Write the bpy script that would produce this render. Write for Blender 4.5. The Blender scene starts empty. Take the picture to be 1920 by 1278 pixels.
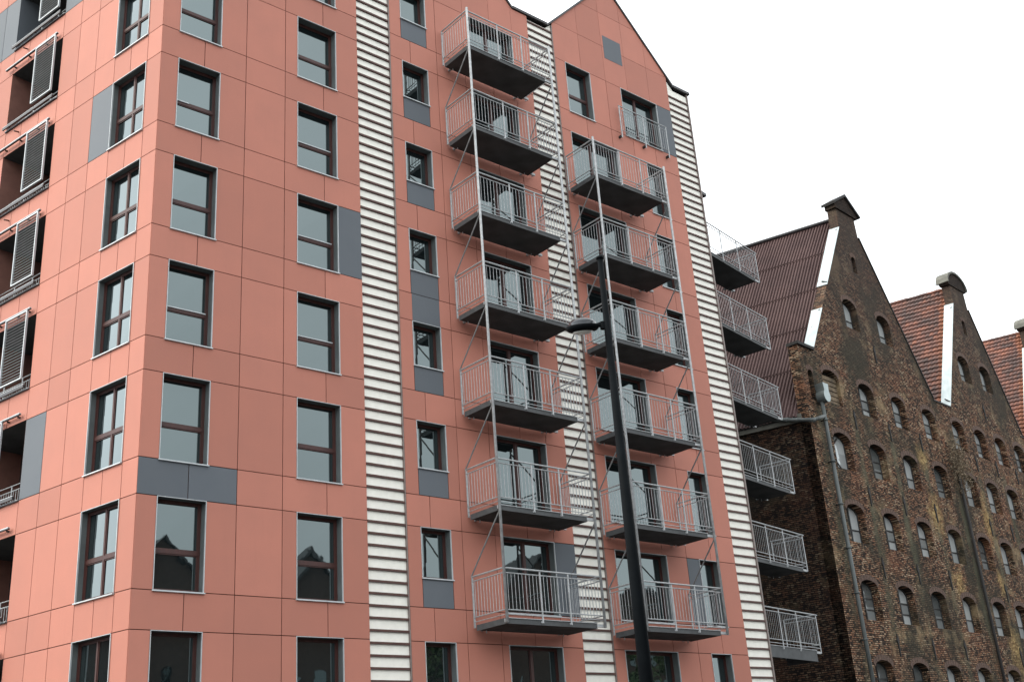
import bpy, bmesh, math, random
from mathutils import Vector, Matrix, noise
from mathutils.geometry import tessellate_polygon
random.seed(7)
PI = math.pi
R = math.radians
scene = bpy.context.scene
COL = scene.collection

# ------------------------------------------------------------------ camera
cam_d = bpy.data.cameras.new("camera")
cam = bpy.data.objects.new("camera", cam_d)
COL.objects.link(cam)
cam.location = (-10.0603, -24.3499, -1.199)
cam.rotation_euler = (1.9607, 0.0695, -0.6989)
cam.rotation_euler = (R(112.34095567), R(3.98381286), R(-40.04638184))
cam_d.sensor_width = 36.0
cam_d.sensor_fit = 'HORIZONTAL'
cam_d.lens = 2146.8036 / 1920 * 36
cam_d.clip_end = 2000
scene.camera = cam
scene.render.resolution_x = 1024
scene.render.resolution_y = 681

# ------------------------------------------------------------------ sky
SUN_EL, SUN_AZ = 42, 283          # azimuth measured clockwise from +Y
w = bpy.data.worlds.new("World")
scene.world = w
w.use_nodes = True
nt = w.node_tree
nt.nodes.clear()
out = nt.nodes.new('ShaderNodeOutputWorld')
bg = nt.nodes.new('ShaderNodeBackground')
sky = nt.nodes.new('ShaderNodeTexSky')
sky.sky_type = 'NISHITA'
sky.sun_disc = False
sky.sun_elevation = R(SUN_EL)
sky.sun_rotation = R(SUN_AZ)
sky.air_density = 1.0
sky.dust_density = 3.0
hs = nt.nodes.new('ShaderNodeHueSaturation')
hs.inputs['Saturation'].default_value = 0.12
hs.inputs['Value'].default_value = 1.0
mx = nt.nodes.new('ShaderNodeMix')
mx.data_type = 'RGBA'
mx.inputs['Factor'].default_value = 0.8
mx.inputs['B'].default_value = (24.0, 25.2, 26.0, 1)      # even white cloud cover
nt.links.new(sky.outputs[0], hs.inputs['Color'])
nt.links.new(hs.outputs[0], mx.inputs['A'])
# soft unevenness of the cloud deck (shows in the window panes)
tcw = nt.nodes.new('ShaderNodeTexCoord')
nzw = nt.nodes.new('ShaderNodeTexNoise')
nzw.inputs['Scale'].default_value = 1.6
nzw.inputs['Detail'].default_value = 5
nt.links.new(tcw.outputs['Generated'], nzw.inputs['Vector'])
mrw = nt.nodes.new('ShaderNodeMapRange')
mrw.inputs['From Min'].default_value = 0.3
mrw.inputs['From Max'].default_value = 0.7
mrw.inputs['To Min'].default_value = 0.72
mrw.inputs['To Max'].default_value = 1.25
nt.links.new(nzw.outputs['Fac'], mrw.inputs['Value'])
mlw = nt.nodes.new('ShaderNodeVectorMath')
mlw.operation = 'SCALE'
nt.links.new(mx.outputs['Result'], mlw.inputs[0])
nt.links.new(mrw.outputs[0], mlw.inputs['Scale'])
# the cloud deck is brighter on the side where the hidden sun stands
dtw = nt.nodes.new('ShaderNodeVectorMath'); dtw.operation = 'DOT_PRODUCT'
nt.links.new(tcw.outputs['Generated'], dtw.inputs[0])
dtw.inputs[1].default_value = (math.sin(R(SUN_AZ + 20)), math.cos(R(SUN_AZ + 20)), 0.15)
mr2 = nt.nodes.new('ShaderNodeMapRange')
mr2.inputs['From Min'].default_value = -1.0
mr2.inputs['From Max'].default_value = 1.0
mr2.inputs['To Min'].default_value = 0.78
mr2.inputs['To Max'].default_value = 1.6
nt.links.new(dtw.outputs['Value'], mr2.inputs['Value'])
ml2w = nt.nodes.new('ShaderNodeVectorMath'); ml2w.operation = 'SCALE'
nt.links.new(mlw.outputs[0], ml2w.inputs[0])
nt.links.new(mr2.outputs[0], ml2w.inputs['Scale'])
nt.links.new(ml2w.outputs[0], bg.inputs['Color'])
bg.inputs['Strength'].default_value = 0.1
nt.links.new(bg.outputs[0], out.inputs[0])

sd = bpy.data.lights.new("sun", 'SUN')
sd.energy = 2.7
sd.angle = R(30)
sd.color = (1.0, 0.93, 0.77)
so = bpy.data.objects.new("sun", sd)
COL.objects.link(so)
az, el = R(SUN_AZ), R(SUN_EL)
sdir = Vector((math.sin(az) * math.cos(el), math.cos(az) * math.cos(el), math.sin(el)))
so.rotation_euler = sdir.to_track_quat('Z', 'Y').to_euler()
so.location = (-40, -30, 60)

scene.view_settings.view_transform = 'Standard'
scene.view_settings.look = 'None'
scene.view_settings.exposure = 0.0
scene.view_settings.gamma = 1.0
scene.view_settings.use_curve_mapping = False

GZ = -2.8                          # street level

# ------------------------------------------------------------------ materials
def newmat(name):
    m = bpy.data.materials.new(name)
    m.use_nodes = True
    n = m.node_tree
    b = n.nodes['Principled BSDF']
    return m, n, b

def N(n, t, **kw):
    x = n.nodes.new(t)
    for k, v in kw.items():
        setattr(x, k, v)
    return x

def ramp(n, src, stops):
    r = N(n, 'ShaderNodeValToRGB')
    cr = r.color_ramp
    while len(cr.elements) < len(stops):
        cr.elements.new(0.5)
    for e, (p, c) in zip(cr.elements, stops):
        e.position = p
        e.color = c if len(c) == 4 else (*c, 1)
    n.links.new(src, r.inputs[0])
    return r.outputs[0]

def g(v):
    return (v, v, v, 1)

def mixc(n, fac, a, b, mode='MIX'):
    m = N(n, 'ShaderNodeMix', data_type='RGBA', blend_type=mode)
    for sock, val in (('Factor', fac), ('A', a), ('B', b)):
        if isinstance(val, (int, float)):
            m.inputs[sock].default_value = val
        elif isinstance(val, tuple):
            m.inputs[sock].default_value = val if len(val) == 4 else (*val, 1)
        else:
            n.links.new(val, m.inputs[sock])
    return m.outputs['Result']

def noisetex(n, vec, scale, detail=4, rough=0.55):
    t = N(n, 'ShaderNodeTexNoise')
    t.inputs['Scale'].default_value = scale
    t.inputs['Detail'].default_value = detail
    t.inputs['Roughness'].default_value = rough
    if vec is not None:
        n.links.new(vec, t.inputs['Vector'])
    return t.outputs['Fac']

def mapping(n, vec, scale=(1, 1, 1), loc=(0, 0, 0), rot=(0, 0, 0)):
    m = N(n, 'ShaderNodeMapping')
    m.inputs['Scale'].default_value = scale
    m.inputs['Location'].default_value = loc
    m.inputs['Rotation'].default_value = rot
    n.links.new(vec, m.inputs['Vector'])
    return m.outputs[0]

def objco(n):
    return N(n, 'ShaderNodeTexCoord').outputs['Object']

def bump(n, b, h, strength=0.3, dist=0.01):
    bp = N(n, 'ShaderNodeBump')
    bp.inputs['Strength'].default_value = strength
    bp.inputs['Distance'].default_value = dist
    n.links.new(h, bp.inputs['Height'])
    n.links.new(bp.outputs[0], b.inputs['Normal'])

def plain(name, col, rough=0.6, metal=0.0, var=0.15, scale=3.0, streak=False, spec=0.5):
    m, n, b = newmat(name)
    co = objco(n)
    v = mapping(n, co, (1, 1, 0.15)) if streak else co
    f = noisetex(n, v, scale, 5)
    lo = tuple(c * (1 - var) for c in col)
    hi = tuple(min(1, c * (1 + var)) for c in col)
    n.links.new(ramp(n, f, [(0.3, lo), (0.7, hi)]), b.inputs['Base Color'])
    b.inputs['Roughness'].default_value = rough
    b.inputs['Metallic'].default_value = metal
    b.inputs['Specular IOR Level'].default_value = spec
    return m

def make_cladding(name, col, rough=0.7):
    # painted render boards: one flat tone each with faint cloudy dirt and soft vertical weathering
    m, n, b = newmat(name)
    geo = N(n, 'ShaderNodeNewGeometry')
    co = objco(n)
    isl = geo.outputs['Random Per Island']
    big = noisetex(n, co, 0.9, 5, 0.6)
    fine = noisetex(n, co, 60, 3, 0.7)
    run = noisetex(n, mapping(n, co, (5, 5, 0.35)), 1.3, 4, 0.6)
    c0 = tuple(c * 0.88 for c in col)
    c1 = tuple(min(1, c * 1.06) for c in col)
    a = ramp(n, isl, [(0.0, c0), (1.0, c1)])
    a = mixc(n, ramp(n, big, [(0.38, g(0.0)), (0.66, g(0.24))]), a, (col[0] * 0.72, col[1] * 0.8, col[2] * 0.85))
    a = mixc(n, ramp(n, run, [(0.55, g(0.0)), (0.8, g(0.14))]), a, (col[0] * 0.7, col[1] * 0.72, col[2] * 0.75))
    a = mixc(n, 0.12, a, ramp(n, fine, [(0.35, g(0.25)), (0.65, g(0.75))]), 'OVERLAY')
    n.links.new(a, b.inputs['Base Color'])
    b.inputs['Roughness'].default_value = rough
    b.inputs['Specular IOR Level'].default_value = 0.3
    bump(n, b, fine, 0.25, 0.003)
    return m

M = {}
M['pink'] = make_cladding('salmon_render', (0.412, 0.161, 0.116))
M['grey'] = make_cladding('slate_grey_board', (0.095, 0.105, 0.118), 0.6)
M['joint'] = plain('dark_joint', (0.05, 0.012, 0.008), 0.9)
M['white_board'] = plain('white_board', (0.76, 0.74, 0.67), 0.6, var=0.05, scale=6)
M['slat'] = plain('terracotta_slat', (0.065, 0.023, 0.017), 0.6, var=0.25, scale=4)
M['edge'] = plain('taupe_flashing', (0.17, 0.135, 0.12), 0.5, var=0.15)
M['wing'] = plain('wing_cladding_in_shade', (0.05, 0.048, 0.05), 0.8)  # near-black tone paints in the shade behind the far balconies
M['loggia'] = plain('pink_render_in_shade', (0.17, 0.075, 0.056), 0.85)  # pink render darkened, recess shade put into the colour
M['shutter_slat'] = plain('grey_shutter_slats', (0.20, 0.205, 0.21), 0.5, 0.1, 0.15)
M['reveal'] = plain('reveal_grey', (0.095, 0.107, 0.107), 0.6, var=0.2, scale=2)
M['alu'] = plain('pale_aluminium', (0.42, 0.44, 0.45), 0.45, 0.2, 0.1)
M['wood'] = plain('red_brown_timber', (0.045, 0.011, 0.008), 0.55, var=0.3, scale=8, streak=True)
M['galv'] = plain('galvanised_steel', (0.32, 0.33, 0.335), 0.5, 0.15, 0.22, 9)
M['dull_steel'] = plain('dull_dark_steel', (0.17, 0.17, 0.17), 0.6, 0.1, 0.2, 9)
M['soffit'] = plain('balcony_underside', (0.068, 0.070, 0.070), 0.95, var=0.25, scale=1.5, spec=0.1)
M['fascia'] = plain('grey_steel_channel', (0.065, 0.068, 0.07), 0.7, 0.0, 0.2, 4, spec=0.3)
M['dark_metal'] = plain('dark_roof_flashing', (0.035, 0.033, 0.035), 0.5, 0.2)
M['black_paint'] = plain('black_lamp_paint', (0.004, 0.005, 0.006), 0.6, 0.0, 0.2, 6, spec=0.03)
M['black_gloss'] = plain('glossy_black_dome', (0.008, 0.010, 0.014), 0.16, 0.0, 0.2, 6, spec=0.3)
M['interior'] = plain('dark_interior', (0.012, 0.013, 0.014), 0.9)
M['asphalt'] = plain('asphalt', (0.05, 0.05, 0.05), 0.9, var=0.3, scale=2)
M['iron'] = plain('rusty_iron', (0.012, 0.010, 0.009), 0.8)
M['zinc'] = plain('weathered_zinc_pipe', (0.075, 0.085, 0.083), 0.6, 0.1, 0.4, 3, True)
M['bare_zinc'] = plain('bright_zinc', (0.28, 0.33, 0.33), 0.45, 0.2, 0.15, 3)
M['old_frame'] = plain('old_window_timber', (0.022, 0.021, 0.02), 0.7, var=0.3, scale=5)
M['concrete'] = plain('stained_concrete', (0.10, 0.097, 0.082), 0.9, var=0.4, scale=1.5)
M['board'] = plain('old_boards', (0.12, 0.085, 0.05), 0.85, var=0.5, scale=3)
M['lens'] = plain('lamp_lens', (0.6, 0.6, 0.55), 0.25, var=0.05)
M['bark'] = plain('bark', (0.05, 0.04, 0.03), 0.9)
M['dry_weed'] = plain('dry_weed', (0.19, 0.145, 0.095), 0.9, var=0.5, scale=3)

def make_leaf():
    m, n, b = newmat('tree_leaf')
    geo = N(n, 'ShaderNodeNewGeometry')
    n.links.new(ramp(n, geo.outputs['Random Per Island'], [(0, (0.02, 0.035, 0.015)), (1, (0.06, 0.09, 0.03))]), b.inputs['Base Color'])
    b.inputs['Roughness'].default_value = 0.8
    return m
M['leaf'] = make_leaf()

def make_glass(name, ior, tint, wav=0.02, base=(0.006, 0.009, 0.010)):
    m, n, b = newmat(name)
    b.inputs['Base Color'].default_value = (*base, 1)
    b.inputs['Roughness'].default_value = 0.015
    b.inputs['IOR'].default_value = ior
    b.inputs['Specular Tint'].default_value = (*tint, 1)
    f = noisetex(n, mapping(n, objco(n), (1, 1, 1)), 1.7, 2)
    bump(n, b, f, wav, 0.05)
    return m
M['glass'] = make_glass('window_glass', 2.2, (0.80, 0.95, 0.96))
M['old_glass'] = make_glass('old_wavy_glass', 2.0, (0.9, 1, 1), 0.35, (0.30, 0.31, 0.31))
_n = M['old_glass'].node_tree
_g = _n.nodes.new('ShaderNodeNewGeometry')
_n.links.new(ramp(_n, _g.outputs['Random Per Island'], [(0.0, (0.03, 0.035, 0.035)), (0.45, (0.11, 0.12, 0.12)), (1.0, (0.40, 0.42, 0.42))]), _n.nodes['Principled BSDF'].inputs['Base Color'])

def make_white_sheet():
    m, n, b = newmat('white_coping_sheet')
    co = objco(n)
    f = noisetex(n, mapping(n, co, (3, 3, 0.5)), 1.2, 5)
    spots = noisetex(n, co, 5, 2)
    a = ramp(n, f, [(0.35, (0.33, 0.38, 0.39)), (0.7, (0.44, 0.49, 0.50))])
    a = mixc(n, ramp(n, spots, [(0.70, g(0)), (0.76, g(0.7))]), a, (0.12, 0.09, 0.07))
    n.links.new(a, b.inputs['Base Color'])
    b.inputs['Roughness'].default_value = 0.5
    return m
M['sheet'] = make_white_sheet()

def make_brick(name, dark=1.0, patches=(), stripes=True, topz=17.0):
    m, n, b = newmat(name)
    L = n.links
    co = objco(n)
    geo = N(n, 'ShaderNodeNewGeometry')
    sx = N(n, 'ShaderNodeSeparateXYZ'); L.new(co, sx.inputs[0])
    nrm = N(n, 'ShaderNodeVectorTransform', vector_type='NORMAL', convert_from='WORLD', convert_to='OBJECT')
    L.new(geo.outputs['True Normal'], nrm.inputs[0])
    sn = N(n, 'ShaderNodeSeparateXYZ'); L.new(nrm.outputs[0], sn.inputs[0])
    ab = N(n, 'ShaderNodeMath', operation='ABSOLUTE'); L.new(sn.outputs[0], ab.inputs[0])
    gt = N(n, 'ShaderNodeMath', operation='GREATER_THAN'); L.new(ab.outputs[0], gt.inputs[0]); gt.inputs[1].default_value = 0.7
    mxx = N(n, 'ShaderNodeMix'); L.new(gt.outputs[0], mxx.inputs[0]); L.new(sx.outputs[0], mxx.inputs[2]); L.new(sx.outputs[1], mxx.inputs[3])
    cb = N(n, 'ShaderNodeCombineXYZ'); L.new(mxx.outputs[0], cb.inputs[0]); L.new(sx.outputs[2], cb.inputs[1])
    # uneven courses
    wob = N(n, 'ShaderNodeTexNoise'); wob.inputs['Scale'].default_value = 0.8; L.new(co, wob.inputs['Vector'])
    sc = N(n, 'ShaderNodeVectorMath', operation='SCALE'); L.new(wob.outputs['Color'], sc.inputs[0]); sc.inputs['Scale'].default_value = 0.045
    ad = N(n, 'ShaderNodeVectorMath', operation='ADD'); L.new(cb.outputs[0], ad.inputs[0]); L.new(sc.outputs[0], ad.inputs[1])
    br = N(n, 'ShaderNodeTexBrick')
    L.new(ad.outputs[0], br.inputs['Vector'])
    br.inputs['Scale'].default_value = 1.0
    br.inputs['Brick Width'].default_value = 0.27
    br.inputs['Row Height'].default_value = 0.085
    br.inputs['Mortar Size'].default_value = 0.018
    br.inputs['Mortar Smooth'].default_value = 0.3
    br.inputs['Bias'].default_value = -0.1
    br.inputs['Color1'].default_value = (0.36, 0.215, 0.145, 1)
    br.inputs['Color2'].default_value = (0.19, 0.135, 0.098, 1)
    br.inputs['Mortar'].default_value = (0.035, 0.030, 0.024, 1)
    a = br.outputs['Color']
    # single pale and single burnt bricks (cell noise on the brick grid)
    cell = N(n, 'ShaderNodeTexVoronoi', feature='F1'); cell.inputs['Scale'].default_value = 1.0
    L.new(mapping(n, ad.outputs[0], (6.5, 12.5, 1)), cell.inputs['Vector'])
    cs = N(n, 'ShaderNodeSeparateColor'); L.new(cell.outputs['Color'], cs.inputs[0])
    notm = N(n, 'ShaderNodeMath', operation='SUBTRACT'); notm.inputs[0].default_value = 1.0; L.new(br.outputs['Fac'], notm.inputs[1])
    def mul(x, y):
        q = N(n, 'ShaderNodeMath', operation='MULTIPLY'); L.new(x, q.inputs[0])
        if isinstance(y, float): q.inputs[1].default_value = y
        else: L.new(y, q.inputs[1])
        return q.outputs[0]
    zone = noisetex(n, co, 0.55, 5, 0.65)
    zone2 = noisetex(n, mapping(n, co, (1, 1, 0.6), (7, 3, 1)), 0.35, 6, 0.6)
    pale = mul(ramp(n, cs.outputs[0], [(0.70, g(0)), (0.76, g(1))]), notm.outputs[0])
    pale = mul(pale, ramp(n, zone, [(0.38, g(0.25)), (0.6, g(1.0))]))
    a = mixc(n, pale, a, (0.56, 0.455, 0.345))
    burnt = ramp(n, cs.outputs[1], [(0.66, g(0)), (0.72, g(0.85))])
    a = mixc(n, burnt, a, (0.045, 0.036, 0.032))
    rust = noisetex(n, mapping(n, co, (1, 1, 1.3), (31, 5, 12)), 0.42, 5, 0.6)
    a = mixc(n, ramp(n, rust, [(0.52, g(0.0)), (0.66, g(0.22))]), a, (0.40, 0.18, 0.11))
    # sooty and mossy areas
    a = mixc(n, ramp(n, zone2, [(0.48, g(0.0)), (0.62, g(0.82))]), a, (0.080, 0.077, 0.060))
    a = mixc(n, ramp(n, zone, [(0.54, g(0.0)), (0.68, g(0.75))]), a, (0.38, 0.30, 0.20))
    if stripes:
        # plaster and moss patches between the windows, round the wall anchors
        s = N(n, 'ShaderNodeMath', operation='ADD'); L.new(sx.outputs[0], s.inputs[0]); s.inputs[1].default_value = -1.65 + 33.0
        d = N(n, 'ShaderNodeMath', operation='MODULO'); L.new(s.outputs[0], d.inputs[0]); d.inputs[1].default_value = 3.3
        e = N(n, 'ShaderNodeMath', operation='PINGPONG'); L.new(s.outputs[0], e.inputs[0]); e.inputs[1].default_value = 1.65
        wn = noisetex(n, mapping(n, co, (1, 1, 0.4), (2, 9, 4)), 1.4, 5, 0.65)
        s2 = N(n, 'ShaderNodeMath', operation='MULTIPLY_ADD'); L.new(wn, s2.inputs[0]); s2.inputs[1].default_value = 1.5; L.new(e.outputs[0], s2.inputs[2])
        stm = ramp(n, mul(s2.outputs[0], 0.4), [(0.26, g(0.85)), (0.44, g(0.0))])
        zlow = ramp(n, mul(sx.outputs[2], 1 / 30.0), [(0.10, g(0.5)), (0.3, g(1)), (0.46, g(0.9)), (0.50, g(0))])
        a = mixc(n, mul(stm, zlow), a, mixc(n, zone, (0.080, 0.088, 0.062), (0.25, 0.24, 0.18)))
    # soot toward the gable tops
    zz = N(n, 'ShaderNodeMath', operation='MULTIPLY_ADD'); L.new(zone, zz.inputs[0]); zz.inputs[1].default_value = 5.0; L.new(sx.outputs[2], zz.inputs[2])
    a = mixc(n, ramp(n, mul(zz.outputs[0], 1 / 32.0), [(0.60, g(0.0)), (0.84, g(0.72))]), a, (0.105, 0.085, 0.075))
    for (px, pz, rx, rz) in patches:
        vs = N(n, 'ShaderNodeVectorMath', operation='SUBTRACT'); L.new(cb.outputs[0], vs.inputs[0]); vs.inputs[1].default_value = (px, pz, 0)
        vm = N(n, 'ShaderNodeVectorMath', operation='MULTIPLY'); L.new(vs.outputs[0], vm.inputs[0]); vm.inputs[1].default_value = (1 / rx, 1 / rz, 0)
        ln = N(n, 'ShaderNodeVectorMath', operation='LENGTH'); L.new(vm.outputs[0], ln.inputs[0])
        nn = noisetex(n, co, 1.8, 5, 0.7)
        q = N(n, 'ShaderNodeMath', operation='MULTIPLY_ADD'); L.new(nn, q.inputs[0]); q.inputs[1].default_value = 2.6; L.new(ln.outputs['Value'], q.inputs[2])
        msk = ramp(n, mul(q.outputs[0], 0.3), [(0.46, g(0.7)), (0.70, g(0.0))])
        a = mixc(n, msk, a, mixc(n, cs.outputs[2], (0.24, 0.16, 0.08), (0.62, 0.48, 0.26)))
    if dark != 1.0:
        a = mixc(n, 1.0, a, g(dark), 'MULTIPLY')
    gm = N(n, 'ShaderNodeGamma'); gm.inputs['Gamma'].default_value = 1.38; L.new(a, gm.inputs['Color']); a = gm.outputs[0]
    L.new(a, b.inputs['Base Color'])
    b.inputs['Roughness'].default_value = 0.92
    b.inputs['Specular IOR Level'].default_value = 0.15
    h = N(n, 'ShaderNodeMath', operation='ADD'); L.new(notm.outputs[0], h.inputs[0]); L.new(cs.outputs[0], h.inputs[1])
    bump(n, b, h.outputs[0], 0.7, 0.02)
    return m
M['brick_a'] = make_brick('granary_brick', patches=((8.3, 10.9, 0.9, 1.2), (9.3, 7.6, 0.8, 0.9), (8.1, 13.7, 0.7, 0.8)))
M['brick_b'] = make_brick('granary_brick_second', patches=((14.5, 11.3, 0.7, 1.7), (14.3, 4.6, 0.9, 1.7), (14.4, 8.0, 0.5, 0.8)))
M['brick_side'] = make_brick('granary_brick_in_alley_shade', dark=0.36, stripes=False)  # same brick multiplied down to paint in the shade of the alley
M['brick_arch'] = plain('arch_bricks', (0.085, 0.050, 0.036), 0.9, var=0.6, scale=14)
M['soot_brick'] = make_brick('sooty_gable_top_brick', dark=0.55, stripes=False)
M['far_brick'] = plain('plain_brick', (0.06, 0.038, 0.03), 0.9, var=0.3)

def make_corr():
    m, n, b = newmat('maroon_corrugated_roof')
    co = objco(n)
    f = noisetex(n, co, 0.7, 5, 0.6)
    s = noisetex(n, mapping(n, co, (1, 6, 0.3)), 1.0, 4)
    a = ramp(n, f, [(0.3, (0.040, 0.018, 0.017)), (0.75, (0.070, 0.036, 0.033))])
    a = mixc(n, ramp(n, s, [(0.5, g(0)), (0.8, g(0.5))]), a, (0.10, 0.060, 0.055))
    n.links.new(a, b.inputs['Base Color'])
    b.inputs['Roughness'].default_value = 0.85
    return m
M['corr'] = make_corr()

def make_tile():
    m, n, b = newmat('red_pantiles')
    geo = N(n, 'ShaderNodeNewGeometry')
    co = objco(n)
    sx = N(n, 'ShaderNodeSeparateXYZ'); n.links.new(co, sx.inputs[0])
    f = noisetex(n, co, 0.6, 5, 0.7)
    a = ramp(n, geo.outputs['Random Per Island'], [(0, (0.075, 0.040, 0.034)), (0.5, (0.125, 0.055, 0.042)), (1, (0.19, 0.075, 0.048))])
    a = mixc(n, ramp(n, f, [(0.45, g(0)), (0.62, g(0.8))]), a, (0.045, 0.032, 0.030))
    o = N(n, 'ShaderNodeMath', operation='MULTIPLY_ADD'); n.links.new(f, o.inputs[0]); o.inputs[1].default_value = 0.5
    mu = N(n, 'ShaderNodeMath', operation='MULTIPLY'); n.links.new(sx.outputs[1], mu.inputs[0]); mu.inputs[1].default_value = 0.30
    n.links.new(mu.outputs[0], o.inputs[2])
    # newer orange tiles close behind the gable wall
    a = mixc(n, ramp(n, o.outputs[0], [(0.46, g(0.75)), (0.54, g(0.0))]), a, (0.20, 0.072, 0.035))
    n.links.new(a, b.inputs['Base Color'])
    b.inputs['Roughness'].default_value = 0.8
    return m
M['tile'] = make_tile()

# ------------------------------------------------------------------ mesh helpers (local frame: x along the wall, y into it, z up)
class MB:
    def __init__(s):
        s.v = []; s.f = []; s.m = []; s.mats = []
    def mi(s, m):
        if m not in s.mats: s.mats.append(m)
        return s.mats.index(m)
    def face(s, pts, m):
        i = len(s.v); s.v += [tuple(p) for p in pts]
        s.f.append(tuple(range(i, i + len(pts)))); s.m.append(s.mi(m))
    def box(s, x0, x1, y0, y1, z0, z1, m, skip=''):
        i = len(s.v)
        s.v += [(x0, y0, z0), (x1, y0, z0), (x1, y1, z0), (x0, y1, z0), (x0, y0, z1), (x1, y0, z1), (x1, y1, z1), (x0, y1, z1)]
        F = {'b': (0, 3, 2, 1), 't': (4, 5, 6, 7), 'f': (0, 1, 5, 4), 'r': (1, 2, 6, 5), 'k': (2, 3, 7, 6), 'l': (3, 0, 4, 7)}
        for k, q in F.items():
            if k in skip: continue
            s.f.append(tuple(i + a for a in q)); s.m.append(s.mi(m))
    def prism(s, poly, y0, y1, m, mside=None):
        # poly: list of (x,z), counter-clockwise seen from the front (-y)
        n = len(poly)
        i = len(s.v)
        s.v += [(x, y0, z) for x, z in poly] + [(x, y1, z) for x, z in poly]
        s.f.append(tuple(i + k for k in range(n))); s.m.append(s.mi(m))
        s.f.append(tuple(i + n + k for k in reversed(range(n)))); s.m.append(s.mi(m))
        for k in range(n):
            a, b = i + k, i + (k + 1) % n
            s.f.append((b, a, a + n, b + n)); s.m.append(s.mi(mside or m))
    def tube(s, p, q, r, m, n=8, r2=None, caps=True):
        p = Vector(p); q = Vector(q); d = (q - p).normalized()
        a = d.orthogonal().normalized(); b = d.cross(a)
        i = len(s.v); r2 = r if r2 is None else r2
        for c, rr in ((p, r), (q, r2)):
            for k in range(n):
                t = 2 * PI * k / n
                s.v.append(tuple(c + (a * math.cos(t) + b * math.sin(t)) * rr))
        for k in range(n):
            l = (k + 1) % n
            s.f.append((i + k, i + l, i + n + l, i + n + k)); s.m.append(s.mi(m))
        if caps:
            s.f.append(tuple(i + k for k in reversed(range(n)))); s.m.append(s.mi(m))
            s.f.append(tuple(i + n + k for k in range(n))); s.m.append(s.mi(m))
    def mesh(s, name, smooth=False):
        me = bpy.data.meshes.new(name)
        me.from_pydata(s.v, [], s.f)
        for m in s.mats: me.materials.append(M[m])
        me.polygons.foreach_set('material_index', s.m)
        if smooth: me.polygons.foreach_set('use_smooth', [True] * len(me.polygons))
        me.update()
        return me

def put(name, me, parent=None, loc=(0, 0, 0), rz=0.0):
    o = bpy.data.objects.new(name, me)
    COL.objects.link(o)
    if parent is not None: o.parent = parent
    o.location = loc
    o.rotation_euler = (0, 0, rz)
    return o

def empty(name, label, cat, loc, rz=0.0, group=None):
    o = bpy.data.objects.new(name, None)
    o.empty_display_size = 0.5
    COL.objects.link(o)
    o.location = loc; o.rotation_euler = (0, 0, rz)
    o['label'] = label; o['category'] = cat
    if group: o['group'] = group
    return o

def structure(name, me, loc=(0, 0, 0)):
    o = put(name, me, None, loc)
    o['kind'] = 'structure'
    return o

# ------------------------------------------------------------------ ground
mb = MB()
mb.face([(-900, -900, 0), (900, -900, 0), (900, 900, 0), (-900, 900, 0)], 'asphalt')
structure('ground', mb.mesh('ground'), (0, 0, GZ))

# ================================================================== salmon apartment building
APT = empty('apartment_building', 'salmon pink apartment block with grey panels, white slatted strips and steel balconies', 'apartment building', (0, 0, GZ))
ALPHA = 1.3554
FR = {'F': ((0, 0, -GZ), 0.0), 'L': ((0, 0, -GZ), -ALPHA), 'G': ((26.6, 1.13, -GZ), R(10.3))}

def place(name, me, fr, x=0, y=0, z=0, parent=None):
    (ox, oy, oz), a = FR[fr]
    if parent is not None:
        return put(name, me, parent, (x, y, z))
    c, s = math.cos(a), math.sin(a)
    return put(name, me, APT, (ox + c * x - s * y, oy + s * x + c * y, oz + z), a)

GAP = 0.010
def clad(mb, x0, x1, z0, z1, m='pink', jx=True):
    mb.face([(x0, 0.022, z0), (x1, 0.022, z0), (x1, 0.022, z1), (x0, 0.022, z1)], 'joint')
    mb.box(x0 + GAP, x1 - GAP, 0.0, 0.021, z0 + GAP, z1 - GAP, m, skip='k')

def clad_poly(mb, poly, m='pink'):
    # polygonal panel (gable)
    mb.face([(x, 0.022, z) for x, z in poly], 'joint')
    cx = sum(p[0] for p in poly) / len(poly); cz = sum(p[1] for p in poly) / len(poly)
    q = []
    for x, z in poly:
        d = math.hypot(x - cx, z - cz)
        q.append((x + (cx - x) / d * 0.009, z + (cz - z) / d * 0.009))
    mb.prism(q, 0.0, 0.021, m)

def cuts(mb, xs, z0, z1, m='pink', holes=(), special=None):
    for a, b in zip(xs[:-1], xs[1:]):
        mm = m
        if special:
            for (sa, sb, sm) in special:
                if a >= sa - 0.02 and b <= sb + 0.02: mm = sm
        if any(a >= h0 - 0.01 and b <= h1 + 0.01 for h0, h1 in holes): continue
        clad(mb, a, b, z0, z1, mm)

WZ = 2.13
ROWS = range(0, 9)

def clip_poly(poly, x0, x1, z0, z1):
    def cl(p, f, inter):
        r = []
        for i in range(len(p)):
            a, b = p[i], p[(i + 1) % len(p)]
            if f(a): r.append(a)
            if f(a) != f(b): r.append(inter(a, b))
        return r
    for ax, v, sgn in ((0, x0, 1), (0, x1, -1), (1, z0, 1), (1, z1, -1)):
        if not poly: return []
        poly = cl(poly, lambda p: (p[ax] - v) * sgn >= -1e-9,
                  lambda a, b: tuple(a[k] + (b[k] - a[k]) * (v - a[ax]) / (b[ax] - a[ax]) for k in (0, 1)))
    out = []
    for p in poly:
        if not out or math.hypot(p[0] - out[-1][0], p[1] - out[-1][1]) > 1e-4: out.append(p)
    return out if len(out) > 2 else []

GABH = 28.73
def gable_line(x, lf, ap, rf, zf=25.26):
    if x <= lf or x >= rf: return zf
    if x < ap: return zf + (GABH - zf) * (x - lf) / (ap - lf)
    return zf + (GABH - zf) * (rf - x) / (rf - ap)

# gables: (left foot, apex, right foot)
GAB = {1: (-0.05, 2.9, 5.9), 2: (6.05, 9.42, 12.79), 3: (14.48, 17.90, 21.27)}

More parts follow.
